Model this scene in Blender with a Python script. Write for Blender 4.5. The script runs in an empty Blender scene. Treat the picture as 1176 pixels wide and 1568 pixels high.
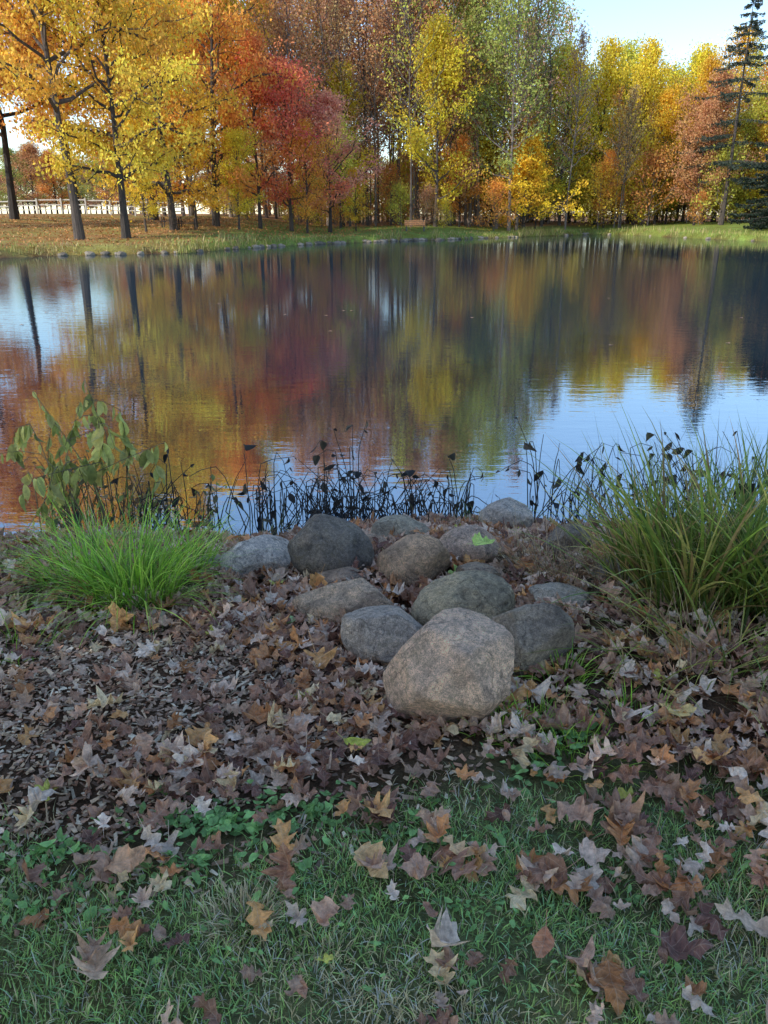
import bpy, math, random
import numpy as np
from mathutils import noise, Vector
random.seed(7)
R0=np.random.default_rng(7)
sc=bpy.context.scene
# ---------------------------------------------------------------- camera frame
PITCH=math.radians(21.06); CAMZ=2.1; F=1184.0
cp,sp=math.cos(PITCH),math.sin(PITCH)
def ray(px,py):
    u=px-588.0; v=784.0-py
    return np.array([u, F*cp+v*sp, -F*sp+v*cp])/F
FX=[-90,-60,-36,-26,-19.8,-17,-11.5,-9,-1.5,7,23,27,29,31.5,40,60,80,100]
FY=[3,12,30,38,41.5,45,46.5,55,66,74,91,88,75,67,58,40,20,3]
def ynear(x):
    return 5.05+0.13*np.sin(1.3*x+.5)+0.08*np.sin(3.1*x+1)-0.10*np.clip(-x-1.5,0,3)
def yfar(x):
    return np.interp(x,FX,FY)+0.5*np.sin(x*0.9)+0.25*np.sin(x*2.3)
def gz(x,y):
    x=np.asarray(x,float); y=np.asarray(y,float)
    yn=ynear(x); yf=yfar(x)
    d=np.minimum(y-yn,yf-y)
    t=np.clip((yn-y)/3.1,0,1)
    near=0.5*(1-(1-t)**2)+0.02*t*(np.sin(x*2.3+y*1.7)+np.sin(x*4.1-y*3.3+1)*.6)
    df=np.maximum(y-yf,0)
    far=0.4*np.clip(df/0.9,0,1)+0.75*(1-np.exp(-df/14))+0.9*np.clip((df-12)/30,0,1)*np.clip((-x-8)/10,0,1)+0.12*np.sin(x*.35)*np.clip(df/10,0,1)
    return np.where(d>0,-np.minimum(.35*d,1.2),np.where(y<yn,near,far))
def G(px,py):
    r=ray(px,py); z=0.4
    for _ in range(40):
        t=(z-CAMZ)/r[2]; z=0.5*z+0.5*float(gz(r[0]*t,r[1]*t))
        if z<0: z=0.0
    return r[0]*t,r[1]*t,z
def WX(px,Y): return (px-588.0)/1267.0*Y
# ---------------------------------------------------------------- mesh helpers
def build(name,V,polys,mats,col=None,uv=None,smooth=False,link=True):
    V=np.asarray(V,np.float32)
    me=bpy.data.meshes.new(name)
    me.vertices.add(len(V)); me.vertices.foreach_set("co",V.ravel())
    loops=np.concatenate([np.asarray(p).ravel() for p,_ in polys]).astype(np.int32)
    tot=np.concatenate([np.full(len(p),np.asarray(p).shape[1]) for p,_ in polys])
    mi=np.concatenate([np.full(len(p),m) for p,m in polys]).astype(np.int32)
    start=np.concatenate([[0],np.cumsum(tot)[:-1]]).astype(np.int32)
    me.loops.add(len(loops)); me.loops.foreach_set("vertex_index",loops)
    me.polygons.add(len(tot)); me.polygons.foreach_set("loop_start",start)
    me.polygons.foreach_set("material_index",mi)
    me.polygons.foreach_set("use_smooth",np.full(len(tot),bool(smooth)))
    me.update(calc_edges=True)
    if col is not None:
        c=np.ones((len(V),4),np.float32); c[:,:3]=col
        a=me.color_attributes.new(name="col",type='FLOAT_COLOR',domain='POINT'); a.data.foreach_set("color",c.ravel())
    if uv is not None:
        u=me.uv_layers.new(name="UVMap"); u.data.foreach_set("uv",np.asarray(uv,np.float32)[loops].ravel())
    for m in mats: me.materials.append(m)
    me.validate()
    if not link: return me
    return place(name,me)
def place(name,me,loc=(0,0,0),rot=0,scale=(1,1,1),color=None,parent=None):
    o=bpy.data.objects.new(name,me); sc.collection.objects.link(o)
    o.location=loc; o.rotation_euler=(0,0,rot); o.scale=scale
    if color is not None: o.color=(*color,1)
    if parent: o.parent=parent
    return o
def empty(name,loc=(0,0,0)):
    e=bpy.data.objects.new(name,None); sc.collection.objects.link(e); e.location=loc; return e
class Acc:
    def __init__(s): s.V=[];s.P=[];s.C=[];s.U=[];s.n=0
    def add(s,V,polys,col=(1,1,1),uv=None):
        V=np.asarray(V,float).reshape(-1,3); s.V.append(V)
        for p,m in polys: s.P.append((np.asarray(p)+s.n,m))
        c=np.asarray(col,float)
        s.C.append(np.broadcast_to(c,(len(V),3)) if c.ndim==1 else c)
        s.U.append(np.zeros((len(V),2)) if uv is None else uv)
        s.n+=len(V)
    def make(s,name,mats,smooth=False,link=True):
        return build(name,np.concatenate(s.V),s.P,mats,np.concatenate(s.C),np.concatenate(s.U),smooth,link)
def tube(pts,rad,sides=6):
    pts=np.asarray(pts,float); n=len(pts); rad=np.broadcast_to(rad,(n,))
    d=np.gradient(pts,axis=0); d/=np.linalg.norm(d,axis=1)[:,None]+1e-9
    ref=np.where(np.abs(d[:,2:3])>.9,np.array([[1.,0,0]]),np.array([[0,0,1.]]))
    if np.abs(d[:,2]).mean()>.6: ref=np.tile([1.,0,0],(n,1))
    u=np.cross(d,ref); u/=np.linalg.norm(u,axis=1)[:,None]+1e-9
    w=np.cross(d,u)
    a=np.arange(sides)*2*math.pi/sides
    V=pts[:,None]+rad[:,None,None]*(np.cos(a)[None,:,None]*u[:,None]+np.sin(a)[None,:,None]*w[:,None])
    i=np.arange(n-1)[:,None]*sides; j=np.arange(sides)[None]; k=(j+1)%sides
    Q=np.stack([i+j,i+k,i+sides+k,i+sides+j],-1).reshape(-1,4)
    return V.reshape(-1,3),Q
def blades(root,az,L,w,th0,kap,seg=5,p=1.3,tip=.7,twist=None,rng=R0):
    N=len(root); t=np.linspace(0,1,seg+1)
    th=th0[:,None]+kap[:,None]*t[None]**p
    ds=(L/seg)[:,None]
    h=np.concatenate([np.zeros((N,1)),np.cumsum(np.sin((th[:,1:]+th[:,:-1])/2)*ds,1)],1)
    z=np.concatenate([np.zeros((N,1)),np.cumsum(np.cos((th[:,1:]+th[:,:-1])/2)*ds,1)],1)
    P=root[:,None,:]+np.stack([np.cos(az)[:,None]*h,np.sin(az)[:,None]*h,z],-1)
    if twist is None: twist=rng.uniform(-1.2,1.2,N)
    sa=az[:,None]+math.pi/2+twist[:,None]*(0.4+t[None])
    side=np.stack([np.cos(sa),np.sin(sa),np.zeros_like(sa)],-1)
    ww=(w[:,None]*np.clip((1-t[None]**2.2),0.03,1)*np.minimum(1,.55+t[None]*2))[...,None]*.5
    V=np.stack([P-side*ww,P+side*ww],2)
    b=(np.arange(N)*(seg+1)*2)[:,None]; s=(np.arange(seg)*2)[None]
    Q=np.stack([b+s,b+s+1,b+s+3,b+s+2],-1).reshape(-1,4)
    return V.reshape(-1,3),Q
# ---------------------------------------------------------------- materials
def mat(name):
    m=bpy.data.materials.new(name); m.use_nodes=True
    nt=m.node_tree; b=nt.nodes["Principled BSDF"]; return m,nt,b
def N(nt,t,**k):
    n=nt.nodes.new(t)
    for a,v in k.items(): setattr(n,a,v)
    return n
def noise_n(nt,scale,detail=5,rough=.6,vec=None,dist=0):
    n=N(nt,"ShaderNodeTexNoise"); n.inputs["Scale"].default_value=scale; n.inputs["Detail"].default_value=detail
    n.inputs["Roughness"].default_value=rough; n.inputs["Distortion"].default_value=dist
    if vec is not None: nt.links.new(vec,n.inputs["Vector"])
    return n
def ramp(nt,fac,stops):
    r=N(nt,"ShaderNodeValToRGB"); e=r.color_ramp.elements
    e[0].position=stops[0][0]; e[0].color=(*stops[0][1],1); e[1].position=stops[-1][0]; e[1].color=(*stops[-1][1],1)
    for p,c in stops[1:-1]:
        x=e.new(p); x.color=(*c,1)
    nt.links.new(fac,r.inputs[0]); return r
def mix(nt,a,b,f=1,bt='MULTIPLY'):
    m=N(nt,"ShaderNodeMix",data_type='RGBA',blend_type=bt)
    for s,v in ((0,f),(6,a),(7,b)):
        if hasattr(v,'links'): nt.links.new(v,m.inputs[s])
        else: m.inputs[s].default_value=v if s==0 else (*v,1)
    return m.outputs[2]
def g3(v): return (v,v,v)
def foliage_mat(name,hue=.05,trans=.45):
    m,nt,b=mat(name); L=nt.links
    oi=N(nt,"ShaderNodeObjectInfo"); at=N(nt,"ShaderNodeAttribute",attribute_name="col")
    sep=N(nt,"ShaderNodeSeparateColor"); L.new(at.outputs["Color"],sep.inputs[0])
    hs=N(nt,"ShaderNodeHueSaturation"); L.new(oi.outputs["Color"],hs.inputs["Color"])
    mh=N(nt,"ShaderNodeMapRange"); L.new(sep.outputs[0],mh.inputs[0]); mh.inputs[3].default_value=.5-hue/2; mh.inputs[4].default_value=.5+hue/2
    L.new(mh.outputs[0],hs.inputs["Hue"])
    mv=N(nt,"ShaderNodeMapRange"); L.new(sep.outputs[1],mv.inputs[0]); mv.inputs[3].default_value=.6; mv.inputs[4].default_value=1.35
    L.new(mv.outputs[0],hs.inputs["Value"])
    L.new(hs.outputs[0],b.inputs["Base Color"]); b.inputs["Roughness"].default_value=.6; b.inputs["Specular IOR Level"].default_value=.25
    tr=N(nt,"ShaderNodeBsdfTranslucent"); L.new(hs.outputs[0],tr.inputs[0])
    mx=N(nt,"ShaderNodeMixShader"); mx.inputs[0].default_value=trans
    L.new(b.outputs[0],mx.inputs[1]); L.new(tr.outputs[0],mx.inputs[2]); L.new(mx.outputs[0],nt.nodes["Material Output"].inputs[0])
    return m
M_fol=foliage_mat("autumn_foliage",.06)
M_ndl=foliage_mat("needles",.03,.1)
def colmat(name,rough=.7,trans=0,noise_scale=40,spec=.3,lo=.7,hi=1.25,veins=False,bump=0):
    m,nt,b=mat(name); L=nt.links
    at=N(nt,"ShaderNodeAttribute",attribute_name="col")
    tc=N(nt,"ShaderNodeTexCoord")
    nn=noise_n(nt,noise_scale,3,.65,tc.outputs["Object"])
    r=ramp(nt,nn.outputs[0],[(.3,g3(lo)),(.7,g3(hi))])
    c=mix(nt,at.outputs["Color"],r.outputs[0])
    if veins:
        sx=N(nt,"ShaderNodeSeparateXYZ"); L.new(tc.outputs["UV"],sx.inputs[0])
        ab=N(nt,"ShaderNodeMath",operation='ABSOLUTE'); L.new(sx.outputs[0],ab.inputs[0])
        m1=N(nt,"ShaderNodeMath",operation='LESS_THAN'); L.new(ab.outputs[0],m1.inputs[0]); m1.inputs[1].default_value=.013
        m2=N(nt,"ShaderNodeMath",operation='MULTIPLY_ADD'); L.new(ab.outputs[0],m2.inputs[0]); m2.inputs[1].default_value=-.75; L.new(sx.outputs[1],m2.inputs[2])
        m3=N(nt,"ShaderNodeMath",operation='MULTIPLY'); L.new(m2.outputs[0],m3.inputs[0]); m3.inputs[1].default_value=5.5
        m4=N(nt,"ShaderNodeMath",operation='FRACT'); L.new(m3.outputs[0],m4.inputs[0])
        m5=N(nt,"ShaderNodeMath",operation='LESS_THAN'); L.new(m4.outputs[0],m5.inputs[0]); m5.inputs[1].default_value=.10
        m6=N(nt,"ShaderNodeMath",operation='MAXIMUM'); L.new(m1.outputs[0],m6.inputs[0]); L.new(m5.outputs[0],m6.inputs[1])
        m7=N(nt,"ShaderNodeMath",operation='MULTIPLY'); L.new(m6.outputs[0],m7.inputs[0]); m7.inputs[1].default_value=.3
        c=mix(nt,c,(.6,.42,.28),m7.outputs[0],'MIX')
    L.new(c,b.inputs["Base Color"]); b.inputs["Roughness"].default_value=rough; b.inputs["Specular IOR Level"].default_value=spec
    if bump:
        bp=N(nt,"ShaderNodeBump"); bp.inputs["Strength"].default_value=.6; bp.inputs["Distance"].default_value=bump
        L.new(nn.outputs[0],bp.inputs["Height"]); L.new(bp.outputs[0],b.inputs["Normal"])
    if trans:
        tr=N(nt,"ShaderNodeBsdfTranslucent"); L.new(c,tr.inputs[0])
        mx=N(nt,"ShaderNodeMixShader"); mx.inputs[0].default_value=trans
        L.new(b.outputs[0],mx.inputs[1]); L.new(tr.outputs[0],mx.inputs[2]); L.new(mx.outputs[0],nt.nodes["Material Output"].inputs[0])
    return m
M_leaf=colmat("dry_leaf",.55,.1,55,.3,.55,1.35,veins=True,bump=.005)
M_grass=colmat("grass_blade",.5,.3,30,.3)
M_chip=colmat("wood_chip",.75,0,90,.3)
M_dead=colmat("dead_stem",.7,0,30,.3)
M_bench=colmat("painted_wood",.6,0,12,.3)
def bark_mat(name,c1,c2):
    m,nt,b=mat(name); tc=N(nt,"ShaderNodeTexCoord")
    mp=N(nt,"ShaderNodeMapping"); mp.inputs["Scale"].default_value=(6,6,1.2); nt.links.new(tc.outputs["Object"],mp.inputs[0])
    n=noise_n(nt,1.5,4,.7,mp.outputs[0])
    r=ramp(nt,n.outputs[0],[(.3,c1),(.7,c2)])
    oi=N(nt,"ShaderNodeObjectInfo"); mr=N(nt,"ShaderNodeMapRange"); nt.links.new(oi.outputs["Random"],mr.inputs[0]); mr.inputs[3].default_value=.6; mr.inputs[4].default_value=1.5
    cc=N(nt,"ShaderNodeCombineColor")
    for i in range(3): nt.links.new(mr.outputs[0],cc.inputs[i])
    nt.links.new(mix(nt,r.outputs[0],cc.outputs[0]),b.inputs["Base Color"]); b.inputs["Roughness"].default_value=.85
    return m
M_bark=bark_mat("bark_dark",(.022,.018,.015),(.085,.065,.052))
M_bark2=bark_mat("bark_grey",(.07,.055,.045),(.22,.175,.14))
# ---- ground
m,nt,b=mat("ground_soil_and_grass"); M_ground=m
tc=N(nt,"ShaderNodeTexCoord"); at=N(nt,"ShaderNodeAttribute",attribute_name="col")
n1=noise_n(nt,9,5,.7,tc.outputs["Object"]); n2=noise_n(nt,.7,4,.65,tc.outputs["Object"]); n3=noise_n(nt,70,4,.7,tc.outputs["Object"])
c=mix(nt,at.outputs["Color"],ramp(nt,n1.outputs[0],[(.3,g3(.55)),(.7,g3(1.4))]).outputs[0])
c=mix(nt,c,ramp(nt,n2.outputs[0],[(.35,(.9,.7,.55)),(.65,(1.15,1.2,1.1))]).outputs[0])
c=mix(nt,c,ramp(nt,n3.outputs[0],[(.35,g3(.6)),(.65,g3(1.3))]).outputs[0])
nt.links.new(c,b.inputs["Base Color"]); b.inputs["Roughness"].default_value=.95; b.inputs["Specular IOR Level"].default_value=.15
bp=N(nt,"ShaderNodeBump"); bp.inputs["Distance"].default_value=.02; nt.links.new(n3.outputs[0],bp.inputs["Height"]); nt.links.new(bp.outputs[0],b.inputs["Normal"])
# ---- water
m,nt,b=mat("pond_water"); M_water=m
b.inputs["Base Color"].default_value=(.02,.035,.05,1); b.inputs["Roughness"].default_value=.0; b.inputs["IOR"].default_value=6.0
b.inputs["Specular Tint"].default_value=(.90,.96,1.0,1)
tc=N(nt,"ShaderNodeTexCoord")
def mpn(sx,sy,scale,detail,rough,dist=0):
    mp=N(nt,"ShaderNodeMapping"); mp.inputs["Scale"].default_value=(sx,sy,1); nt.links.new(tc.outputs["Object"],mp.inputs[0])
    return noise_n(nt,scale,detail,rough,mp.outputs[0],dist)
wa=mpn(1,3.2,2.0,1,.5,.4); wb=mpn(1,3,9,1,.5,.3)
msk=mpn(.05,.03,1,2,.5)
mk=ramp(nt,msk.outputs[0],[(.42,g3(.3)),(.62,g3(1))])
ad=N(nt,"ShaderNodeMath",operation='MULTIPLY_ADD'); nt.links.new(wb.outputs[0],ad.inputs[0]); ad.inputs[1].default_value=.3; nt.links.new(wa.outputs[0],ad.inputs[2])
mu=N(nt,"ShaderNodeMath",operation='MULTIPLY'); nt.links.new(ad.outputs[0],mu.inputs[0]); nt.links.new(mk.outputs[0],mu.inputs[1])
bp=N(nt,"ShaderNodeBump"); bp.inputs["Strength"].default_value=1; bp.inputs["Distance"].default_value=.0038
nt.links.new(mu.outputs[0],bp.inputs["Height"]); nt.links.new(bp.outputs[0],b.inputs["Normal"])
# ---- stone
m,nt,b=mat("boulder_stone"); M_stone=m
tc=N(nt,"ShaderNodeTexCoord"); oi=N(nt,"ShaderNodeObjectInfo")
ge=N(nt,"ShaderNodeNewGeometry")
n1=noise_n(nt,7,6,.7,ge.outputs["Position"],.9); n2=noise_n(nt,60,5,.75,ge.outputs["Position"]); n3=noise_n(nt,260,2,.6,ge.outputs["Position"])
c=mix(nt,oi.outputs["Color"],ramp(nt,n1.outputs[0],[(.3,(.45,.43,.43)),(.5,(1,.96,.92)),(.7,(1.45,1.33,1.15))]).outputs[0])
c=mix(nt,c,ramp(nt,n2.outputs[0],[(.3,g3(.5)),(.55,g3(1.05)),(.75,g3(1.5))]).outputs[0])
c=mix(nt,c,ramp(nt,n3.outputs[0],[(.35,g3(.65)),(.65,g3(1.3))]).outputs[0])
nm=noise_n(nt,3.5,5,.7,tc.outputs["Object"],1)
mos=ramp(nt,nm.outputs[0],[(.54,g3(0)),(.68,g3(.55))])
c=mix(nt,c,(.22,.17,.09),mos.outputs[0],'MIX')
vo=N(nt,"ShaderNodeTexVoronoi",feature='DISTANCE_TO_EDGE'); vo.inputs["Scale"].default_value=3.2
wv=noise_n(nt,4,4,.6,ge.outputs["Position"]); vadd=mix(nt,ge.outputs["Position"],wv.outputs["Color"],.5,'ADD'); nt.links.new(vadd,vo.inputs["Vector"])
cr=ramp(nt,vo.outputs["Distance"],[(0,g3(0)),(.018,g3(1))])
c=mix(nt,c,cr.outputs[0],.4)
nt.links.new(c,b.inputs["Base Color"]); b.inputs["Roughness"].default_value=.75; b.inputs["Specular IOR Level"].default_value=.25
h=mix(nt,n1.outputs[0],n2.outputs[0],.35,'MIX'); h=mix(nt,h,cr.outputs[0],.15,'MULTIPLY')
bp=N(nt,"ShaderNodeBump"); bp.inputs["Distance"].default_value=.06; bp.inputs["Strength"].default_value=1
nt.links.new(h,bp.inputs["Height"]); nt.links.new(bp.outputs[0],b.inputs["Normal"])
# ---------------------------------------------------------------- ground sheet
def grow(a,b_,s0,k,mx):
    o=[a]; s=s0
    while o[-1]<b_: s=min(s*k,mx); o.append(o[-1]+s)
    return o
xs=np.arange(-5,5.001,.07); gx=np.array(grow(5,90,.07,1.12,1.4)+[110,140,200,300,500,900])
X=np.concatenate([-gx[::-1],xs[1:-1],gx])
ya=np.arange(-2,6.4,.07); gy=np.array(grow(6.4,130,.07,1.2,.9)+[140,160,200,300,450,700,1100])
Y=np.concatenate([[-900,-300,-100,-40,-20,-10,-6,-4,-3],ya,gy])
XX,YY=np.meshgrid(X,Y); ZZ=gz(XX,YY)
nx,ny=len(X),len(Y)
i=(np.arange(ny-1)*nx)[:,None]; j=np.arange(nx-1)[None]
Q=np.stack([i+j,i+j+1,i+nx+j+1,i+nx+j],-1).reshape(-1,4)
V=np.stack([XX,YY,ZZ],-1).reshape(-1,3)
xf,yf_=V[:,0],V[:,1]
col=np.tile([.13,.08,.05],(len(V),1))
gzone=np.clip((1.95+.25*np.sin(xf*2)-yf_)/.3,0,1)[:,None]
col=col*(1-gzone)+np.array([.16,.16,.07])*gzone
df=yf_-yfar(xf); far=(df>0)&(yf_>8)
lawn=np.array([.21,.28,.06]); litter=np.array([.34,.19,.09])
wl=np.clip((-xf-9)/6,0,1); fl=np.clip((yf_-84-np.clip(xf,0,40)*.5)/6,0,1)
nn_=.5+.5*np.sin(xf*.8+np.sin(yf_*.6)*2)*np.sin(yf_*.9+xf*.3)
w=np.clip(np.maximum(wl*(.35+.6*nn_),fl),0,1)[:,None]
fc=lawn*(1-w)+litter*w
col=np.where(far[:,None],fc,col)
build("ground",V,[(Q,0)],[M_ground],col,None,True)
build("pond_water",np.array([[-95,3.5,0],[105,3.5,0],[105,110,0],[-95,110,0]],float),[(np.array([[0,1,2,3]]),0)],[M_water])
# ---------------------------------------------------------------- trees
def leafquads(C,s,rng,asp=.6,flat=0):
    n=len(C); u=rng.normal(size=(n,3)); u[:,2]*=(1-flat); u/=np.linalg.norm(u,axis=1)[:,None]
    v=np.cross(u,rng.normal(size=(n,3))); v/=np.linalg.norm(v,axis=1)[:,None]
    s=s[:,None]
    V=np.stack([C-u*s*.5,C+v*s*.5*asp,C+u*s*.5,C-v*s*.5*asp],1).reshape(-1,3)
    Qd=np.arange(n*4).reshape(-1,4); return V,Qd
def make_tree(name,seed,H,r0,cb,Rc,prof,nl,leaf,lean=(0,0),nlimb=22,sig=.5,upl=.35,uph=1.1,nsub=5,mats=None,sides=6,droop=0,twig=.008):
    rng=np.random.default_rng(seed); A=Acc()
    n=10; t=np.linspace(0,1,n); wob=np.cumsum(rng.normal(0,.012*H,(n,2)),0)*t[:,None]
    tp=np.stack([wob[:,0]+lean[0]*H*t,wob[:,1]+lean[1]*H*t,H*.95*t],1)
    rr=r0*(1-.88*t)+r0*.35*np.exp(-t*18)
    pts=np.vstack([[tp[0]-[0,0,.4]],tp]); v,q=tube(pts,np.concatenate([[r0*1.5],rr]),8); A.add(v,[(q,0)])
    cents=[]; 
    for k in range(nlimb):
        f=cb+(.97-cb)*((k+rng.random())/nlimb); g=(f-cb)/(1-cb)
        base=np.array([np.interp(f*1.0,t,tp[:,i]) for i in range(3)])
        az=k*2.4+rng.normal(0,.4); L=Rc*prof(g)*rng.uniform(.6,1.3); el=upl+(uph-upl)*g+rng.normal(0,.15)
        s=np.linspace(0,1,6); e=el+.35*s-droop*s**2
        dr=np.stack([np.cos(e)*np.cos(az+.25*np.sin(3*s+k)),np.cos(e)*np.sin(az+.25*np.sin(3*s+k)),np.sin(e)],1)
        P=base+np.vstack([[0,0,0],np.cumsum(dr[1:]*L/5,0)])+np.vstack([[0,0,0],rng.normal(0,.03*L,(5,3))])
        rb=max(.02,r0*(1-.85*f)*.55*min(1,L/Rc+.2)); v,q=tube(P,rb*(1-.85*s)+twig,5); A.add(v,[(q,0)])
        for m_ in range(nsub):
            ss=.3+.7*(m_+rng.random())/nsub; b0=np.array([np.interp(ss,s,P[:,i]) for i in range(3)])
            a2=az+rng.choice([-1,1])*rng.uniform(.4,1.2); e2=el+rng.uniform(-.3,.6)-droop*.6; l2=L*rng.uniform(.25,.5)
            d2=np.array([math.cos(e2)*math.cos(a2),math.cos(e2)*math.sin(a2),math.sin(e2)])
            P2=b0+d2*np.array([0,.5,1])[:,None]*l2+np.array([[0,0,0],rng.normal(0,.05*l2,3),[0,0,-.1*l2*droop]])
            v,q=tube(P2,np.array([max(rb*.4,twig*1.5),max(rb*.25,twig),twig]),4); A.add(v,[(q,0)])
            cents+= [P2[1],P2[2],b0]
        cents.append(P[-1])
    cents=np.array(cents); wts=rng.gamma(1.4,1,len(cents)); wts/=wts.sum()
    idx=rng.choice(len(cents),nl,p=wts); off=rng.normal(size=(nl,3))*sig*np.array([1,1,.65])
    C=cents[idx]+off; ct=rng.random(len(cents))[idx]
    v,q=leafquads(C,leaf*rng.uniform(.6,1.3,nl),rng)
    c=np.stack([ct*.6+.4*rng.random(nl),.45*ct+.55*rng.random(nl),rng.random(nl)],1)
    A.add(v,[(q,1)],np.repeat(c,4,0))
    return A.make(name,mats or [M_bark,M_fol],link=False)
dome=lambda g: (math.sin(math.pi*min(1,.18+.82*g)**.8))*.9+.15
flatd=lambda g: 1.05-.75*g**1.6
cone=lambda g: 1.02-.92*g
G2=[M_bark2,M_fol]
oaks=[make_tree("oak_mesh",s,18,.33,cb_,7.0,flatd,19000,.28,nlimb=28,sig=.55,upl=.1,uph=1.2,nsub=6,lean=l,droop=.55,twig=.012) for s,l,cb_ in ((1,(0,0),.2),(2,(.03,0),.13),(3,(-.05,0),.3))]
talls=[make_tree("tall_mesh",10+s,26,.17,cbb,4.8,dome,5600,.29,nlimb=28,sig=.62,nsub=5,upl=.2,uph=1.15,mats=G2,twig=.014) for s,cbb in enumerate((.25,.4,.18,.45,.3))]
bare=[make_tree("bare_mesh",30+s,25,.14,.3,4.0,dome,1700,.26,nlimb=32,sig=.5,nsub=6,upl=.4,uph=1.15,mats=G2,twig=.016) for s in range(3)]
maps=[make_tree("maple_mesh",20+s,13,.15,.14,4.2,dome,10500,.22,nlimb=26,sig=.42,upl=.4,uph=1.2,nsub=5,droop=.25,twig=.01) for s in range(3)]
shr=[make_tree("shrub_mesh",40+s,5,.05,.03,2.6,dome,2400,.2,nlimb=18,sig=.45,upl=.3,uph=1.1,nsub=4,mats=G2) for s in range(3)]
beech=make_tree("beech_mesh",50,8,.14,.04,4.0,cone,15000,.2,nlimb=34,sig=.28,upl=.15,uph=.9,nsub=6)
def spruce_mesh(seed,H,Rc,nw,nl,cb=.1,sparse=.25,wid=.22):
    rng=np.random.default_rng(seed); A=Acc()
    t=np.linspace(0,1,10); P=np.stack([.1*np.sin(t*5),0*t,H*t],1); v,q=tube(P,.24*(1-.93*t),8); A.add(v,[(q,0)])
    C=[]
    for k in range(nw):
        f=cb+(.985-cb)*(k+rng.random()*.6)/nw
        if rng.random()<sparse and f<.7: continue
        for m_ in range(rng.integers(5,9)):
            az=rng.uniform(0,6.28); L=Rc*min(1,((1-f)*1.6)**.75)*rng.uniform(.5,1.15)+.15
            s=np.linspace(0,1,6); z=.10*s*L-.42*L*s**2+.27*L*s**4
            P=np.stack([np.cos(az)*L*s,np.sin(az)*L*s,H*f+z],1); v,q=tube(P,.035*(1-.8*s),4); A.add(v,[(q,0)])
            npt=int(nl/nw/6*(L/Rc+.1)*2)
            ss=rng.uniform(.12,1,npt)**.8; c=np.stack([np.interp(ss,s,P[:,i]) for i in range(3)],1)
            sd=np.array([-math.sin(az),math.cos(az),0]); c+=sd*rng.normal(0,wid*L*.5,npt)[:,None]*(1.1-ss[:,None])+np.array([0,0,-1])*np.abs(rng.normal(0,.14,npt))[:,None]
            C.append(c)
    C=np.vstack(C); n=len(C); v,q=leafquads(C,rng.uniform(.14,.32,n),rng,.35)
    c=rng.random((n,3)); A.add(v,[(q,1)],np.repeat(c,4,0))
    return A.make("spruce_mesh",[M_bark,M_ndl],link=False)
spruce=spruce_mesh(5,21,5.0,27,16000,.2,.22,.18); ever=spruce_mesh(6,12,3.6,34,26000,.03,0)
YEL=(.88,.70,.07); GOLD=(.88,.56,.06); ORG=(.86,.40,.08); RUS=(.64,.34,.16); RED=(.88,.27,.14); PINK=(.84,.38,.25); YG=(.62,.60,.10); BRN=(.50,.29,.18); GRN=(.42,.46,.11); DOR=(.76,.36,.10); TAN=(.70,.48,.22)
def tree(name,me,px,Yd,H0,H,color,wsc=1,parent=None,rot=None,gap=2.5):
    x=WX(px,Yd)
    for _ in range(30):
        if Yd>=float(yfar(x))+gap: break
        Yd+=1.; x=WX(px,Yd)
    s=H/H0
    return place(name,me,(x,Yd,float(gz(x,Yd))-.05),random.uniform(0,6.28) if rot is None else rot,(s*wsc,s*wsc,s),color,parent)
# bank trees (left)
tree("oak_tree",oaks[2],118,50,18,20,(.86,.50,.08),.75,rot=0)
tree("oak_tree",oaks[0],190,51,18,16,(.84,.62,.08),.78,rot=1.0)
tree("oak_tree",oaks[2],22,66,18,21,ORG,.75,rot=2)
tree("oak_tree",oaks[2],-70,60,18,20,DOR,.9,rot=3.3)
tree("oak_tree",oaks[1],265,60,18,17,(.88,.56,.07),.78,rot=4)
tree("oak_tree",oaks[1],330,66,18,19,ORG,.72,rot=.8)
tree("oak_tree",oaks[0],235,74,18,25,(.86,.54,.07),.8,rot=5)
tree("oak_tree",oaks[2],120,84,18,24,ORG,.7,rot=.3)
tree("maple_tree",maps[0],398,68,13,13.5,(.88,.38,.12),.9,rot=1)
tree("maple_tree",maps[1],446,69,13,12.8,RED,1.05,rot=2)
tree("maple_tree",maps[2],505,71,13,10.5,PINK,1.25,rot=3)
tree("maple_tree",maps[0],470,67,13,8,(.88,.44,.08),.9,rot=4)
tree("maple_tree",maps[1],365,63,13,7,YEL,1.0,rot=5)
tree("maple_tree",maps[2],545,74,13,5,GOLD,1.0,rot=5)
tree("maple_tree",maps[1],300,63,13,8,GOLD,1.1,rot=0)
tree("maple_tree",maps[2],222,58,13,6.5,(.86,.68,.08),1.0,rot=0)
tree("beech_tree",beech,802,86,8,9.0,(.92,.60,.05),1.1)
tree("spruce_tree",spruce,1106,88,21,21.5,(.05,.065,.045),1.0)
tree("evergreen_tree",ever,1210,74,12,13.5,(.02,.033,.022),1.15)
tree("evergreen_tree",ever,1300,70,12,14,(.02,.033,.022),1.2)
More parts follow.
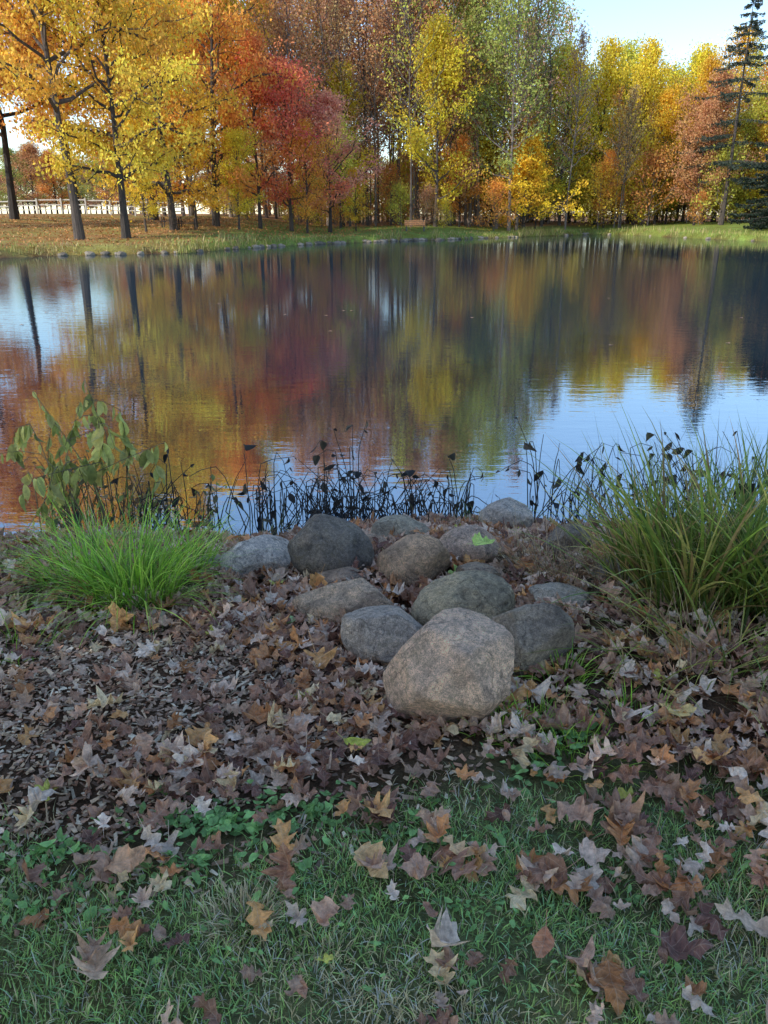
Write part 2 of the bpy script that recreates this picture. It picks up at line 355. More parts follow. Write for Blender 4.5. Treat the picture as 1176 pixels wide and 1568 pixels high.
# distant forest
forest=empty("distant_forest")
def rc(cs): 
    c=np.array(random.choice(cs))*random.uniform(.88,1.1); return tuple(np.clip(c,0,.9))
for k in range(14):   # behind left
    tree("forest_tree",random.choice(talls),random.uniform(200,420),random.uniform(78,105),26,random.uniform(22,29),rc([ORG,GOLD,RUS,YEL]),1.,forest)
for k in range(38):   # centre
    px=385+k*11.9+random.uniform(-12,12)
    tree("forest_tree",random.choice(talls+bare[:2]),px,random.uniform(83,112),26,random.uniform(24,31)*(1 if px<760 else .93),rc([RUS,RUS,BRN,BRN,RUS] if px<620 else ([RUS,TAN,BRN,YG] if px<690 else [YG,TAN,YG,GRN])),.95,forest)
for k in range(26):
    tree("forest_tree",random.choice(bare),random.uniform(440,880),random.uniform(80,110),25,random.uniform(18,28),rc([TAN,RUS,BRN,YG]),.9,forest)
for k in range(20):   # right
    px=850+k*24+random.uniform(-12,12)
    tree("forest_tree",random.choice(talls[:3]+bare[:1]),px,random.uniform(102,122),26,random.uniform(18,22.5),rc([YEL,YEL,YG,GOLD,YG]),1.15,forest)
for k in range(26):   # right broad crowns
    px=846+k*18+random.uniform(-10,10)
    tree("forest_tree",random.choice(maps),px,random.uniform(96,114),13,random.uniform(12,19.5),rc([YEL,YEL,YG,GOLD,YG,YEL]),.8,forest)
for k in range(10):
    tree("forest_tree",random.choice(bare),random.uniform(860,1330),random.uniform(92,106),25,random.uniform(13,17),rc([TAN,YG,ORG]),.9,forest)
for k in range(120):   # understory
    px=random.uniform(345,1330); Yd=random.uniform(80,110)+(8 if px>780 else 0)
    tree("forest_shrub",random.choice(shr+maps[:1]) ,px,Yd,5.5,random.uniform(2.4,8)*(.8 if px<600 else 1),rc([ORG,YEL,RUS,YG,GOLD,YEL,DOR]),.9,forest)
for k in range(48):   # backdrop of woods
    px=200+k*25+random.uniform(-8,8)
    tree("forest_tree",random.choice(maps),px,random.uniform(125,150),13,random.uniform(7,12) if 480<px<860 else random.uniform(9,14),rc([BRN,RUS,YG,TAN,DOR]),1.35,forest)
for k in range(60):   # low backdrop thicket
    tree("forest_shrub",random.choice(shr),330+k*17,random.uniform(114,124),5,random.uniform(3.5,6),rc([BRN,RUS,TAN,DOR,YG]),1.6,forest)
for k in range(55):   # far line on left opening
    tree("forest_tree",random.choice(maps),-200+k*8.5,random.uniform(140,190),13,random.uniform(7,12),rc([BRN,RUS,GRN,DOR]),1.3,forest)
for k in range(20):   # pond sides beyond frame
    s=-1 if k%2 else 1; Yd=random.uniform(20,80); x=s*(62+random.uniform(0,30)) if s<0 else 90+random.uniform(0,25)
    place("forest_tree",random.choice(talls[:3]),(x,Yd,float(gz(x,Yd))),random.uniform(0,6),(.8,.8,.75),rc([ORG,YEL,RUS]),forest)
# trees behind the viewer that shade the near bank
SUN_AZ=math.atan2(-.56,-.83); SUN_EL=math.radians(33)
sx,sy=math.cos(SUN_AZ),math.sin(SUN_AZ)
for k,(d,o) in enumerate([(12,-1.5),(13,3),(18,0.5),(19,-4.5)]):
    x=sx*d-sy*o; y=sy*d+sx*o+3.4
    place("shade_oak_tree",oaks[k%3],(x,y,.45),k*1.3,(.76,.76,.82),(.85,.6,.27))
# ---------------------------------------------------------------- far shore details
A=Acc(); rng=np.random.default_rng(3)
n=10000; x=rng.uniform(-40,50,n); y=yfar(x)+np.abs(rng.normal(0,.9,n))*np.where(x>27,3,1)-.1
dens=.35+.65*(np.sin(x*.7)*np.sin(x*.23+1)>-.2); k=(rng.random(n)<dens)&(np.abs(x-2.9)>1.3); x,y=x[k],y[k]; n=len(x)
r=np.stack([x,y,gz(x,y)-.02],1)
v,q=blades(r,rng.uniform(0,6.28,n),rng.uniform(.15,.5,n)*(1+.5*np.sin(x*.5)),rng.uniform(.02,.06,n),rng.uniform(0,.4,n),rng.uniform(0,.8,n),3,rng=rng)
pal=np.array([[.52,.48,.14],[.36,.42,.1],[.62,.5,.22],[.42,.3,.14]]); A.add(v,[(q,0)],np.repeat(pal[rng.integers(0,4,n)]*rng.uniform(.6,1.2,(n,1)),8,0))
A.make("shoreline_grass",[M_grass])
def rock_verts(seed,sub=3,cuts=7,rough=.06,hard=.93,skew=(0,0)):
    import bmesh
    bm=bmesh.new(); bmesh.ops.create_icosphere(bm,subdivisions=sub,radius=1)
    rg=np.random.default_rng(seed); P=np.array([v.co[:] for v in bm.verts]); Fc=np.array([[v.index for v in f.verts] for f in bm.faces]); bm.free()
    for _ in range(cuts):
        nrm=rg.normal(size=3); nrm/=np.linalg.norm(nrm); h_=rg.uniform(.62,.9)
        d=P@nrm-h_; P=P-np.where(d>0,d*hard,0)[:,None]*nrm
    P[:,2]*=np.where(P[:,2]>0,1+skew[0]*P[:,0],1); P[:,0]+=skew[1]*P[:,2]
    off=Vector(rg.uniform(-50,50,3))
    dd=np.array([noise.fractal(Vector(p)*1.6+off,.85,2.1,6) for p in P]); d2=np.array([noise.noise(Vector(p)*.8-off) for p in P])
    P=P*(1+rough*dd+.14*d2)[:,None]
    P-= (P.max(0)+P.min(0))/2
    P/=np.abs(P).max(0)
    return P,Fc
A=Acc(); rv=[rock_verts(s,2) for s in range(5)]
for k in range(110):
    x=random.uniform(-18,44); 
    if random.random()<.5: x=random.uniform(-13,10)
    y=float(yfar(x))+random.uniform(-.25,.35); s=random.uniform(.1,.3); P,Fc=rv[k%5]
    a=random.uniform(0,6); c_,s_=math.cos(a),math.sin(a); Pr=np.stack([P[:,0]*c_-P[:,1]*s_,P[:,0]*s_+P[:,1]*c_,P[:,2]*.6],1)*s
    A.add(Pr+[x,y,.04],[(Fc,0)],np.array([.24,.2,.15])*random.uniform(.5,1.5))
A.make("shoreline_stones",[M_chip])
A=Acc(); n=12000; x=rng.uniform(-34,10,n); y=yfar(x)+rng.uniform(.8,38,n); k=(rng.random(n)<np.clip(1-(x+14)/22,.12,1)); x,y=x[k],y[k]; n=len(x)
v,q=leafquads(np.stack([x,y,gz(x,y)+.03],1),rng.uniform(.1,.22,n),rng); A.add(v,[(q,0)],np.repeat(np.array([[.55,.27,.1]])*rng.uniform(.4,1.3,(n,1)),4,0))
A.make("fallen_leaves_on_lawn",[M_grass])
def box(A,c,s,col,rz=0):
    b=np.array([[x,y,z] for x in(-.5,.5) for y in(-.5,.5) for z in(-.5,.5)])*s; cc,ss=math.cos(rz),math.sin(rz)
    b=np.stack([b[:,0]*cc-b[:,1]*ss,b[:,0]*ss+b[:,1]*cc,b[:,2]],1)+c
    A.add(b,[(np.array([[0,1,3,2],[4,6,7,5],[0,4,5,1],[2,3,7,6],[0,2,6,4],[1,5,7,3]]),0)],col)
# bench
bx,by=WX(636,75),75.0; bz=float(gz(bx,by))
e=empty("park_bench",(bx,by,bz)); e.rotation_euler=(0,0,.1)
wc=(.85,.36,.14)
def part(name,fn,par):
    A=Acc(); fn(A); o=A.make(name,[M_bench]); o.parent=par
part("seat",lambda A:[box(A,(0,-.2+i*.13,.45),(1.9,.1,.05),wc) for i in range(4)],e)
part("backrest",lambda A:[box(A,(0,.27+i*.03,.6+i*.14),(1.9,.03,.11),wc) for i in range(3)],e)
part("legs",lambda A:[(box(A,(s*.8,-.16,.21),(.08,.08,.43),(.1,.1,.1)),box(A,(s*.8,.22,.21),(.08,.08,.43),(.1,.1,.1)),box(A,(s*.8,.34,.68),(.06,.05,.55),(.1,.1,.1))) for s in(-1,1)],e)
for px,yd in((285,60),(262,63)):
    x=WX(px,yd); e=empty("picnic_table",(x,yd,float(gz(x,yd)))); dk=(.07,.05,.04)
    part("top",lambda A:[box(A,(0,-.3+i*.15,.75),(1.8,.13,.04),dk) for i in range(5)],e)
    part("benches",lambda A:[box(A,(0,s*.7,.45),(1.8,.26,.04),dk) for s in(-1,1)],e)
    part("legs",lambda A:[(box(A,(s*.65,0,.43),(.06,1.5,.08),dk),box(A,(s*.65,-.35,.37),(.08,.1,.72),dk),box(A,(s*.65,.35,.37),(.08,.1,.72),dk)) for s in(-1,1)],e)
A=Acc()
fx=np.arange(-75,-20,2.4)
for x in fx:
    z=float(gz(x,82)); box(A,(x,82,z+.7),(.14,.14,1.5),(.5,.47,.42))
    for h_ in(.45,.85,1.3):
        z2=float(gz(x+2.4,82)); box(A,(x+1.2,82.09,(z+z2)/2+h_),(2.42,.04,.1),(.55,.52,.47))
A.make("wooden_fence",[M_bench])
# ---------------------------------------------------------------- boulders
B=[ # x0,x1,y0,y1,color,depth ratio
(590,784,953,1118,(.86,.60,.42),.85),(748,876,918,1035,(.42,.34,.26),.9),(525,652,928,1018,(.62,.51,.41),.8),(450,602,888,958,(.66,.47,.32),.6),
(632,785,882,980,(.54,.44,.29),.7),(815,905,896,940,(.64,.54,.42),.8),(443,572,790,897,(.26,.22,.18),.8),(578,690,818,900,(.66,.44,.28),.8),
(335,445,818,893,(.88,.76,.64),.8),(570,662,792,840,(.52,.44,.32),.8),(672,762,808,873,(.66,.47,.35),.8),(735,815,766,824,(.68,.58,.48),.8),
(556,592,818,852,(.72,.5,.34),.9),(835,905,800,860,(.32,.26,.2),.9),(905,1010,850,905,(.3,.24,.18),.9),(300,345,850,880,(.5,.42,.33),.9),(480,560,870,905,(.48,.36,.26),.8),(700,770,860,900,(.48,.37,.27),.8)]
SK={0:(.32,.18),1:(-.1,.1),2:(-.25,-.1),3:(.2,0),4:(.2,.1),6:(-.1,-.15),7:(.15,.1),8:(-.15,0)}
SD={0:114,6:118,1:103,7:151}
for k,(x0,x1,y0,y1,cc,dr) in enumerate(B):
    cx,cy=(x0+x1)/2,(y0+y1)/2; r=ray(cx,cy); dep=math.atan2(-r[2],r[1]); z=.5
    for _ in range(40):
        t=(z-CAMZ)/r[2]; a=(x1-x0)/2/F*t; hh=(y1-y0)/2/F*t
        bb=min(a*dr,hh/math.sin(dep)*.85); c2=math.sqrt(max(hh**2-(bb*math.sin(dep))**2,(.45*hh)**2))/math.cos(dep); c2=max(c2,.35*a)
        z=.5*z+.5*(max(float(gz(r[0]*t,r[1]*t)),-.05)+c2*.68)
    P,Fc=rock_verts(SD.get(k,100+k*3),5,11,.06,.88,SK.get(k,(0,0)))
    o=build("boulder",P,[(Fc,0)],[M_stone],None,None,True)
    ang=random.uniform(-.2,.2); o.location=(r[0]*t,r[1]*t,z); o.scale=(a*1.05,bb*1.08,c2*1.08); o.rotation_euler=(random.uniform(-.1,.1),random.uniform(-.12,.12) if k else -.1,ang); o.color=(*cc,1)
# ---------------------------------------------------------------- fallen leaves
oak=[(0,0),(.07,.05),(.2,.07),(.30,.12),(.24,.19),(.13,.25),(.18,.31),(.33,.36),(.43,.46),(.35,.49),(.29,.52),(.15,.56),(.17,.61),(.26,.69),(.31,.80),(.20,.81),(.11,.83),(.08,.89),(0,1)]
mpl=[(0,0),(.12,.01),(.30,.03),(.26,.10),(.38,.17),(.52,.29),(.46,.36),(.48,.48),(.38,.49),(.29,.50),(.21,.53),(.23,.62),(.28,.72),(.18,.77),(.12,.87),(0,1)]
ell=[(0,0),(.12,.08),(.25,.25),(.31,.45),(.27,.65),(.14,.86),(0,1)]
def template(h):
    h=np.array(h,float); n=len(h); sy_=np.maximum.accumulate(h[:,1]*.96)
    V=np.vstack([h*[1,1],np.stack([0*sy_,sy_],1),h*[-1,1]]); q=[]
    for i in range(n-1): q+=[[i,i+1,n+i+1,n+i],[n+i,n+i+1,2*n+i+1,2*n+i]]
    m0=len(V); V=np.vstack([V,[[-.012,.02],[.012,.02],[.008,-.3],[-.008,-.3]]]); q.append([m0,m0+1,m0+2,m0+3])
    return V,np.array(q)
def leaves(A,pos,size,yaw,tilt,taz,tmp,rng,col,curl=.5,ecol=None):
    T,q=tmp; n=len(pos); m_=len(T)
    x=T[None,:,0]*rng.uniform(.6,1.05,(n,1)); y=T[None,:,1]-.45+0*x
    x=x*(1+.25*np.sin(y*7+rng.uniform(0,6,(n,1)))*np.sign(x+.001)*rng.uniform(-1,1,(n,1)))
    z=curl*(rng.uniform(-.3,1.6,(n,1))*x**2*2+rng.uniform(-.6,1.3,(n,1))*y**2+rng.uniform(-.8,.8,(n,1))*x*y)+curl*.15*np.sin(x*9+rng.uniform(0,6,(n,1)))*np.sin(y*8+rng.uniform(0,6,(n,1)))
    bend=rng.normal(0,.15,(n,1)); x=x+bend*y**2*2
    cy_,sy_=np.cos(yaw)[:,None],np.sin(yaw)[:,None]; X_=x*cy_-y*sy_; Y_=x*sy_+y*cy_
    ax,ay=np.cos(taz)[:,None],np.sin(taz)[:,None]; ct,st=np.cos(tilt)[:,None],np.sin(tilt)[:,None]
    a_=X_*ax+Y_*ay; b_=-X_*ay+Y_*ax; a2=a_*ct-z*st; z2=a_*st+z*ct
    X_=a2*ax-b_*ay; Y_=a2*ay+b_*ax
    P=np.stack([X_,Y_,z2],-1)*size[:,None,None]+pos[:,None]
    low=(P[...,2]-gz(P[...,0],P[...,1])).min(1); P[...,2]-=np.minimum(low-.002,0)[:,None]
    Qd=(np.arange(n)[:,None,None]*m_+q[None]).reshape(-1,4)
    A.add(P.reshape(-1,3),[(Qd,0)],np.repeat(col,m_,0),np.tile(T,(n,1)))
Toak,Tmpl,Tell=template(oak),template(mpl),template(ell)
rng=np.random.default_rng(11)
PAL=np.array([[.44,.22,.13],[.60,.34,.21],[.80,.54,.37],[.90,.68,.50],[.66,.29,.11],[.82,.42,.15],[.24,.11,.075],[.86,.62,.33],[.56,.34,.21]])
PW=np.array([.19,.19,.17,.10,.11,.06,.09,.04,.05])
def lf_density(x,y):
    d=np.ones_like(x)
    d*=np.where(y<1.93+.15*np.sin(x*3),.19+.42*np.clip((x-.35)*1.3,0,1)+.1*(np.sin(x*5)*np.sin(y*6)>0),1)
    d*=np.where(y<1.5,.6,1)
    chips=((x+1.25)/.85)**2+((y-2.35)/.5)**2<1
    d*=np.where(chips,.27,1)
    return d
A=Acc()
Ncand=33000
x=rng.uniform(-4.2,4.2,Ncand); y=rng.uniform(.7,5.2,Ncand)
k=(rng.random(Ncand)<lf_density(x,y)*.72)&(y<ynear(x)+.02); x,y=x[k],y[k]
ty=rng.random(len(x))
for tmp,m_ in((Toak,ty<.8),(Tmpl,(ty>=.8)&(ty<.9)),(Tell,ty>=.9)):
    xx,yy=x[m_],y[m_]; c=m_.sum()
    col=PAL[rng.choice(len(PAL),c,p=PW)]*rng.uniform(.65,1.12,(c,1))
    sp_=rng.random(c)<.004; col[sp_]=[.6,.55,.10]
    pos=np.stack([xx,yy,gz(xx,yy)+.008+rng.random(c)**1.3*.045+np.where(yy<2,.012,0)],1)
    big=np.where(tmp is Tell,.6,1)
    leaves(A,pos,rng.gamma(12,.0068,c).clip(.04,.135)*big,rng.uniform(0,6.28,c),np.abs(rng.normal(0,.45,c)),rng.uniform(0,6.28,c),tmp,rng,col,.9)
for px,py,s,cl,tp in((200,1335,.14,(.75,.4,.2),Tmpl),(398,1425,.12,(.82,.4,.13),Toak),(1030,1100,.13,(.9,.62,.23),Tmpl),(568,1340,.11,(.82,.5,.22),Tmpl),(700,1318,.11,(.85,.53,.26),Toak),
    (738,884,.14,(.55,.7,.16),Tmpl),(700,890,.11,(.46,.6,.13),Tmpl),(436,966,.12,(.38,.52,.2),Tmpl),(545,1155,.09,(.6,.58,.08),Tell),(370,870,.14,(.85,.35,.12),Toak),(1135,1430,.14,(.7,.48,.31),Toak),(1040,1380,.13,(.72,.29,.1),Toak),(830,1465,.09,(.6,.24,.11),Tell),(150,1500,.12,(.7,.46,.29),Toak)):
    gx_,gy_,gz_=G(px,py); up=.19 if py<890 else .04
    leaves(A,np.array([[gx_,gy_,gz_+up]]),np.array([s]),rng.uniform(0,6.28,1),np.array([.2]),rng.uniform(0,6,1),tp,rng,np.array([cl]),.6)
A.make("fallen_leaves",[M_leaf])
A=Acc(); n=200; x=rng.uniform(-14,30,n); y=rng.uniform(12,60,n); pos=np.stack([x,y,0*x+.006],1)
T,q=Tmpl; P=np.stack([np.tile(T[:,0],(n,1)),np.tile(T[:,1],(n,1)),np.zeros((n,len(T)))],-1); yw=rng.uniform(0,6.28,n)
cw,sw=np.cos(yw)[:,None],np.sin(yw)[:,None]; P=np.stack([P[...,0]*cw-P[...,1]*sw,P[...,0]*sw+P[...,1]*cw,P[...,0]**2*.3],-1)*.09+pos[:,None]
A.add(P.reshape(-1,3),[((np.arange(n)[:,None,None]*len(T)+q[None]).reshape(-1,4),0)],np.array([.3,.14,.07])); A.make("floating_leaves",[M_leaf])
# wood chips
A=Acc(); n=16000; th=rng.uniform(0,6.28,n); rr=np.sqrt(rng.random(n))*rng.choice([1,1,1.35],n)
x=-1.2+rr*np.cos(th)*1.3; y=2.4+rr*np.sin(th)*.8; an=rng.uniform(0,6.28,n)
u=np.stack([np.cos(an),np.sin(an),rng.normal(0,.3,n)],1); w=np.cross(u,np.stack([rng.normal(0,.45,n),rng.normal(0,.45,n),np.ones(n)],1)); w/=np.linalg.norm(w,axis=1)[:,None]
l=(rng.gamma(3,.005,n)+.006)[:,None]*.5; ww=rng.uniform(.005,.017,n)[:,None]*.5; nn3=np.cross(u,w)*rng.uniform(.001,.003,n)[:,None]
c=np.stack([x,y,gz(x,y)+rng.uniform(.002,.018,n)],1)
V=np.stack([c-u*l-w*ww,c+u*l-w*ww*.6,c+u*l+w*ww*.7,c-u*l+w*ww]+[c-u*l-w*ww+nn3,c+u*l-w*ww*.6+nn3,c+u*l+w*ww*.7+nn3,c-u*l+w*ww+nn3],1).reshape(-1,3)
bq=np.array([[3,2,1,0],[4,5,6,7],[0,1,5,4],[1,2,6,5],[2,3,7,6],[3,0,4,7]]); Qd=(np.arange(n)[:,None,None]*8+bq[None]).reshape(-1,4)
pc=np.array([[.78,.54,.32],[.5,.32,.2],[.92,.74,.5],[.3,.19,.12],[.64,.42,.28],[.55,.28,.16]])[rng.integers(0,6,n)]*rng.uniform(.55,1.08,(n,1))
A.add(V,[(Qd,0)],np.repeat(pc,8,0)); A.make("wood_chips",[M_chip])
# ---------------------------------------------------------------- lawn grass
A=Acc(); Nc=200000; x=rng.uniform(-2.6,2.6,Nc); y=rng.uniform(.6,2.6,Nc)
edge=1.76+.12*np.sin(x*2.1)+.08*np.sin(x*5.3+1)+.12*np.clip(x,0,2)
pr=np.clip((edge-y)/.35+.15,0,1)*(.5+.5*(np.sin(x*7+np.sin(y*9))*np.sin(y*8+x*3)>-.35))
k=rng.random(Nc)<pr; x,y=x[k],y[k]; n=len(x)
dry=(np.sin(x*3.1+1.3)*np.sin(y*7+x*2)+rng.normal(0,.4,n))>.6
dry|=rng.random(n)<.22
gc=np.where(dry[:,None],np.array([[.88,.70,.38]]),np.array([[.48,.68,.19]]))*rng.uniform(.5,1.3,(n,1))*np.where(rng.random((n,1))<.25,np.array([[.85,1,1.5]]),1)
v,q=blades(np.stack([x,y,gz(x,y)-.003],1),rng.uniform(0,6.28,n),rng.uniform(.022,.055,n),rng.uniform(.0018,.004,n),rng.uniform(.1,.9,n),rng.uniform(0,1.5,n),3,rng=rng)
A.add(v,[(q,0)],np.clip(np.repeat(gc,8,0),0,.95))
A.make("lawn_grass",[M_grass])
# broadleaf weeds / clover
A=Acc()
def weedpatch(cx,cy,rx,ry,n,size,colr):
    th=rng.uniform(0,6.28,n); r_=np.abs(rng.normal(0,.6,n)); x=cx+r_*np.cos(th)*rx; y=cy+r_*np.sin(th)*ry
    pos=np.stack([x,y,gz(x,y)+rng.uniform(.006,.035,n)],1); c=np.array([colr])*rng.uniform(.5,1.35,(n,1))
    leaves(A,pos,rng.uniform(.4,1.4,n)*size,rng.uniform(0,6.28,n),np.abs(rng.normal(0,.5,n)),rng.uniform(0,6.28,n),Tell,rng,c,.5)
for px,py,rx,ry,n_,s_ in((330,1265,.32,.1,190,.034),(480,1250,.3,.12,120,.032),(640,1290,.3,.12,80,.028),(300,1330,.35,.12,120,.028),(60,1310,.25,.1,80,.034),(820,1180,.16,.16,50,.036),(870,1130,.12,.12,50,.04),(700,1400,.8,.2,110,.02),(250,1480,.6,.1,60,.02),(1000,1330,.5,.2,60,.026),(900,1500,.6,.12,60,.02),(60,1400,.3,.1,40,.03)):
    a_=G(px,py); weedpatch(a_[0],a_[1],rx,ry,n_,s_,(.32,.54,.17))
A.make("ground_weeds",[M_grass])
# grass tufts
def clump(name,spots,mats=[M_grass],seed=1,seg=7):
    rg=np.random.default_rng(seed); A=Acc()
    for (px,py,rad,n,Lr,wr,th,kp,pal) in spots:
        a_=G(px,py); an=rg.uniform(0,6.28,n); r_=rad*np.sqrt(rg.random(n)); x=a_[0]+r_*np.cos(an); y=a_[1]+r_*np.sin(an)*.8
        az=an+rg.normal(0,.6,n); th0=rg.uniform(*th,n)*(.3+.7*r_/rad)
        v,q=blades(np.stack([x,y,np.maximum(gz(x,y),-.1)-.01],1),az,rg.uniform(*Lr,n),rg.uniform(*wr,n),th0,rg.uniform(*kp,n),seg,1.4,rng=rg)
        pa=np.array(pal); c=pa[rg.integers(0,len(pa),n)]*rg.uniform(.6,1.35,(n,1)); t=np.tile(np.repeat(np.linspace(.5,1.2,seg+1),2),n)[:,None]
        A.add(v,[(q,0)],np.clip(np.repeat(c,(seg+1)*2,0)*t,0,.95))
    return A.make(name,mats)
GR=[(.34,.60,.05),(.44,.72,.08),(.2,.42,.05),(.56,.76,.12)]
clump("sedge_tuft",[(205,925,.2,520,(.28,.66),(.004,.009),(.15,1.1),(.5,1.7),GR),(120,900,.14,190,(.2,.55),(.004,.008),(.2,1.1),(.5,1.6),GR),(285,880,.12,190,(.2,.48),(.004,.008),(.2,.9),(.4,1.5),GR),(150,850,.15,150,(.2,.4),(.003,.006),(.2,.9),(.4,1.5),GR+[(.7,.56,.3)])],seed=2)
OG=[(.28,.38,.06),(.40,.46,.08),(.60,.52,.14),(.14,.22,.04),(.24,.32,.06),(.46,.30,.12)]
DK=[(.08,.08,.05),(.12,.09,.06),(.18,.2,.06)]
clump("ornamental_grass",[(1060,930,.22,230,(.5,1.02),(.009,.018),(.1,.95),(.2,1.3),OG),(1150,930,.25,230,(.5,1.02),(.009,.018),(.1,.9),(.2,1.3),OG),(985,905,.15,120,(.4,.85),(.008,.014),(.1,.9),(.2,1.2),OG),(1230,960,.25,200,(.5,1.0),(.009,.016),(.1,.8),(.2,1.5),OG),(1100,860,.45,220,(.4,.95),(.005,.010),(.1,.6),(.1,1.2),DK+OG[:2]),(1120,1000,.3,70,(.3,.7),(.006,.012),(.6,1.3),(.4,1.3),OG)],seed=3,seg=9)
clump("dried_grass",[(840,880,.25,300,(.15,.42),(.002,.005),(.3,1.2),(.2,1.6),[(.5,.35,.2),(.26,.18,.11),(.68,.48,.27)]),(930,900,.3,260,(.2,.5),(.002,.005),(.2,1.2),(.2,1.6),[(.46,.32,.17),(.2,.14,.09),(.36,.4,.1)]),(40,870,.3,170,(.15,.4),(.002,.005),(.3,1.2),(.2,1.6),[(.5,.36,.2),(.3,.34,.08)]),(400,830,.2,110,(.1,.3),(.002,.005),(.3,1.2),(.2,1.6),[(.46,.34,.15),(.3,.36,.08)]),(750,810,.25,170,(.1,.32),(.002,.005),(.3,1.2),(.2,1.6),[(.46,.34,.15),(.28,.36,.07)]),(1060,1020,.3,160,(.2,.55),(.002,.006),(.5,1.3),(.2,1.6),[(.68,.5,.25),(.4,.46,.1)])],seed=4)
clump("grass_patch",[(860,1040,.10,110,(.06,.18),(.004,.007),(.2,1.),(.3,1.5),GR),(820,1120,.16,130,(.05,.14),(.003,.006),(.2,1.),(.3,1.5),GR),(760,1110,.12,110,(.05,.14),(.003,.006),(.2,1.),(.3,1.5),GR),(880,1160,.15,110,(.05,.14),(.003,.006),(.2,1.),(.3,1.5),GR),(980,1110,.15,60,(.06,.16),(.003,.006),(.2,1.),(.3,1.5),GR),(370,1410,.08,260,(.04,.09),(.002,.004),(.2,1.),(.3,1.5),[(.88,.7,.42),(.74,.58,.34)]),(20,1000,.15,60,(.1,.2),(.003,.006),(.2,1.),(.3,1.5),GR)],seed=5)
# ---------------------------------------------------------------- waterside dead stalks
def stalks(name,lst,seed,leafcol,stemcol,lsize,mats,hang=0,kmin=1,wid=1.0):
    rg=np.random.default_rng(seed); A=Acc()
    for (px0,px1,py,n,h0,h1,nlv,tip) in lst:
        for _ in range(n):
            g=G(rg.uniform(px0,px1),py+rg.normal(0,6)); base=np.array([g[0],g[1]+rg.uniform(-.05,.35),g[2]-.06]); h_=rg.uniform(h0,h1)
            az=rg.uniform(0,6.28); lean=rg.uniform(0,.6) if hang==0 else rg.uniform(0,.25); s=np.linspace(0,1,9)
            th=lean+rg.normal(0,.15)+ (rg.uniform(1.2,2.8) if rg.random()<tip else .3)*np.clip((s-rg.uniform(.35,.8))/.2,0,1)
            kink=rg.normal(0,.25,9).cumsum()*.35
            d=np.stack([np.sin(th)*np.cos(az+kink),np.sin(th)*np.sin(az+kink),np.cos(th)],1)
            P=base+np.vstack([[0,0,0],np.cumsum(d[1:]*h_/8,0)]); v,q=tube(P,.0048*(1-.55*s),5); A.add(v,[(q,0)],np.array(stemcol)*rg.uniform(.6,1.5))
            k=rg.integers(kmin,nlv+1)
            for j_ in range(k):
                ti=1.0 if j_==0 else rg.uniform(.45,.98); p=np.array([np.interp(ti,s,P[:,i]) for i in range(3)])
                u=np.array([rg.normal(0,.6),rg.normal(0,.6),-rg.uniform(.2,1.2)-hang]); u/=np.linalg.norm(u); w=np.cross(u,rg.normal(size=3)); w/=np.linalg.norm(w); nn=np.cross(u,w)
                T,q=Tell; sz=lsize*rg.uniform(.4,1.25); xx,yy=T[:,0]*rg.uniform(.5,1.1)*wid,T[:,1]; zz=2.4*xx**2*rg.uniform(.5,2)+.6*yy**2*rg.uniform(-1,1)
                V=p+sz*(xx[:,None]*w+yy[:,None]*u+zz[:,None]*nn); lc=np.array(leafcol)[rg.integers(0,len(leafcol))]
                A.add(V,[(q[:-1],0)],lc*rg.uniform(.6,1.4),T)
    return A.make(name,mats,smooth=True)
BK=[(.03,.027,.024),(.05,.04,.03),(.07,.06,.04)]
stalks("withered_water_plants",[(385,725,797,125,.2,.58,1,.85),(380,560,800,45,.35,.78,2,.9),(560,725,800,24,.35,.66,2,.85),(800,1176,790,95,.3,.85,2,.6),(200,385,800,32,.3,.68,2,.6)],21,BK,(.035,.03,.024),.085,[M_dead],kmin=0)
WG=[(.52,.52,.14),(.62,.56,.17),(.36,.38,.1)]
stalks("wilting_plant",[(120,185,812,13,.85,1.2,18,.85),(60,110,812,6,.65,.9,14,.85)],22,WG,(.22,.18,.1),.13,[M_grass],2.2,kmin=9,wid=.9)
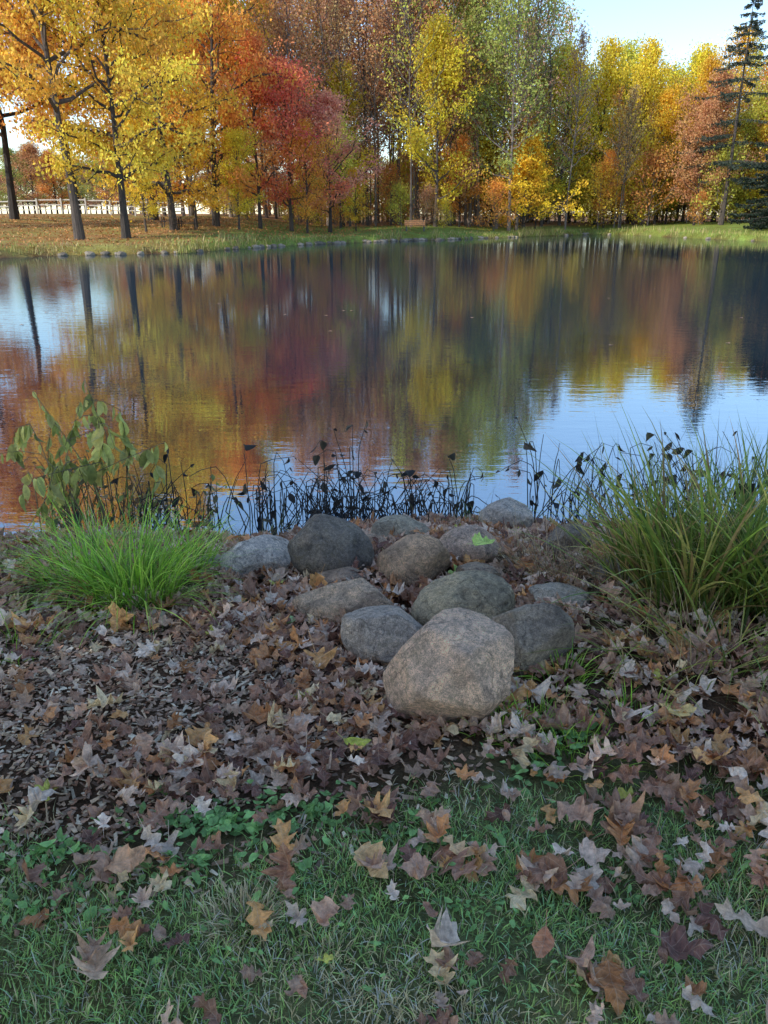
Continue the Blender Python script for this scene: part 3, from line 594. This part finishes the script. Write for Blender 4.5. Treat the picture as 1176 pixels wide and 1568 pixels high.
stalks("leafy_bank_weeds",[(90,330,810,50,.15,.42,6,.3),(60,200,790,20,.4,.7,5,.4)],23,[(.34,.22,.1),(.24,.2,.09),(.36,.38,.1)],(.14,.1,.06),.055,[M_grass])
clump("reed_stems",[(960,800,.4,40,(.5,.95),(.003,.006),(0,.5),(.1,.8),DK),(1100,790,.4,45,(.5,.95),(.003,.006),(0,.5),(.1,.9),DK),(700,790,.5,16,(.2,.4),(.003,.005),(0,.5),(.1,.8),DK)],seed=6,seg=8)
g=G(1118,870); e=empty("plant_label",(g[0],g[1],g[2])); 
def f1(A): box(A,(0,0,.2),(.012,.012,.46),(.05,.05,.05))
def f2(A): box(A,(0,-.01,.45),(.1,.006,.06),(.02,.02,.025))
part("stake",f1,e); part("plate",f2,e)
# ---------------------------------------------------------------- light
w=bpy.data.worlds.new("World"); sc.world=w; w.use_nodes=True; nt=w.node_tree
sk=nt.nodes.new("ShaderNodeTexSky"); sk.sky_type='NISHITA'; sk.sun_disc=False; sk.sun_elevation=SUN_EL
sk.sun_rotation=math.atan2(sx,sy); sk.air_density=1.0; sk.dust_density=.2; sk.ozone_density=2.6
bg=nt.nodes["Background"]; bg.inputs[1].default_value=.31; nt.links.new(sk.outputs[0],bg.inputs[0])
ld=bpy.data.lights.new("sun","SUN"); ld.energy=5; ld.angle=math.radians(.5); ld.color=(1,.93,.82)
lo=bpy.data.objects.new("sun",ld); sc.collection.objects.link(lo)
dv=Vector((sx*math.cos(SUN_EL),sy*math.cos(SUN_EL),math.sin(SUN_EL))); lo.rotation_euler=dv.to_track_quat('Z','Y').to_euler(); lo.location=(-20,-20,30)
cd=bpy.data.cameras.new("camera"); co=bpy.data.objects.new("camera",cd); sc.collection.objects.link(co); sc.camera=co
cd.sensor_fit='VERTICAL'; cd.angle=2*math.atan(784/F); cd.clip_start=.05; cd.clip_end=3000
co.location=(0,0,CAMZ); co.rotation_euler=(math.pi/2-PITCH,0,0)
sc.view_settings.view_transform='Standard'; sc.view_settings.look='None'; sc.view_settings.exposure=0
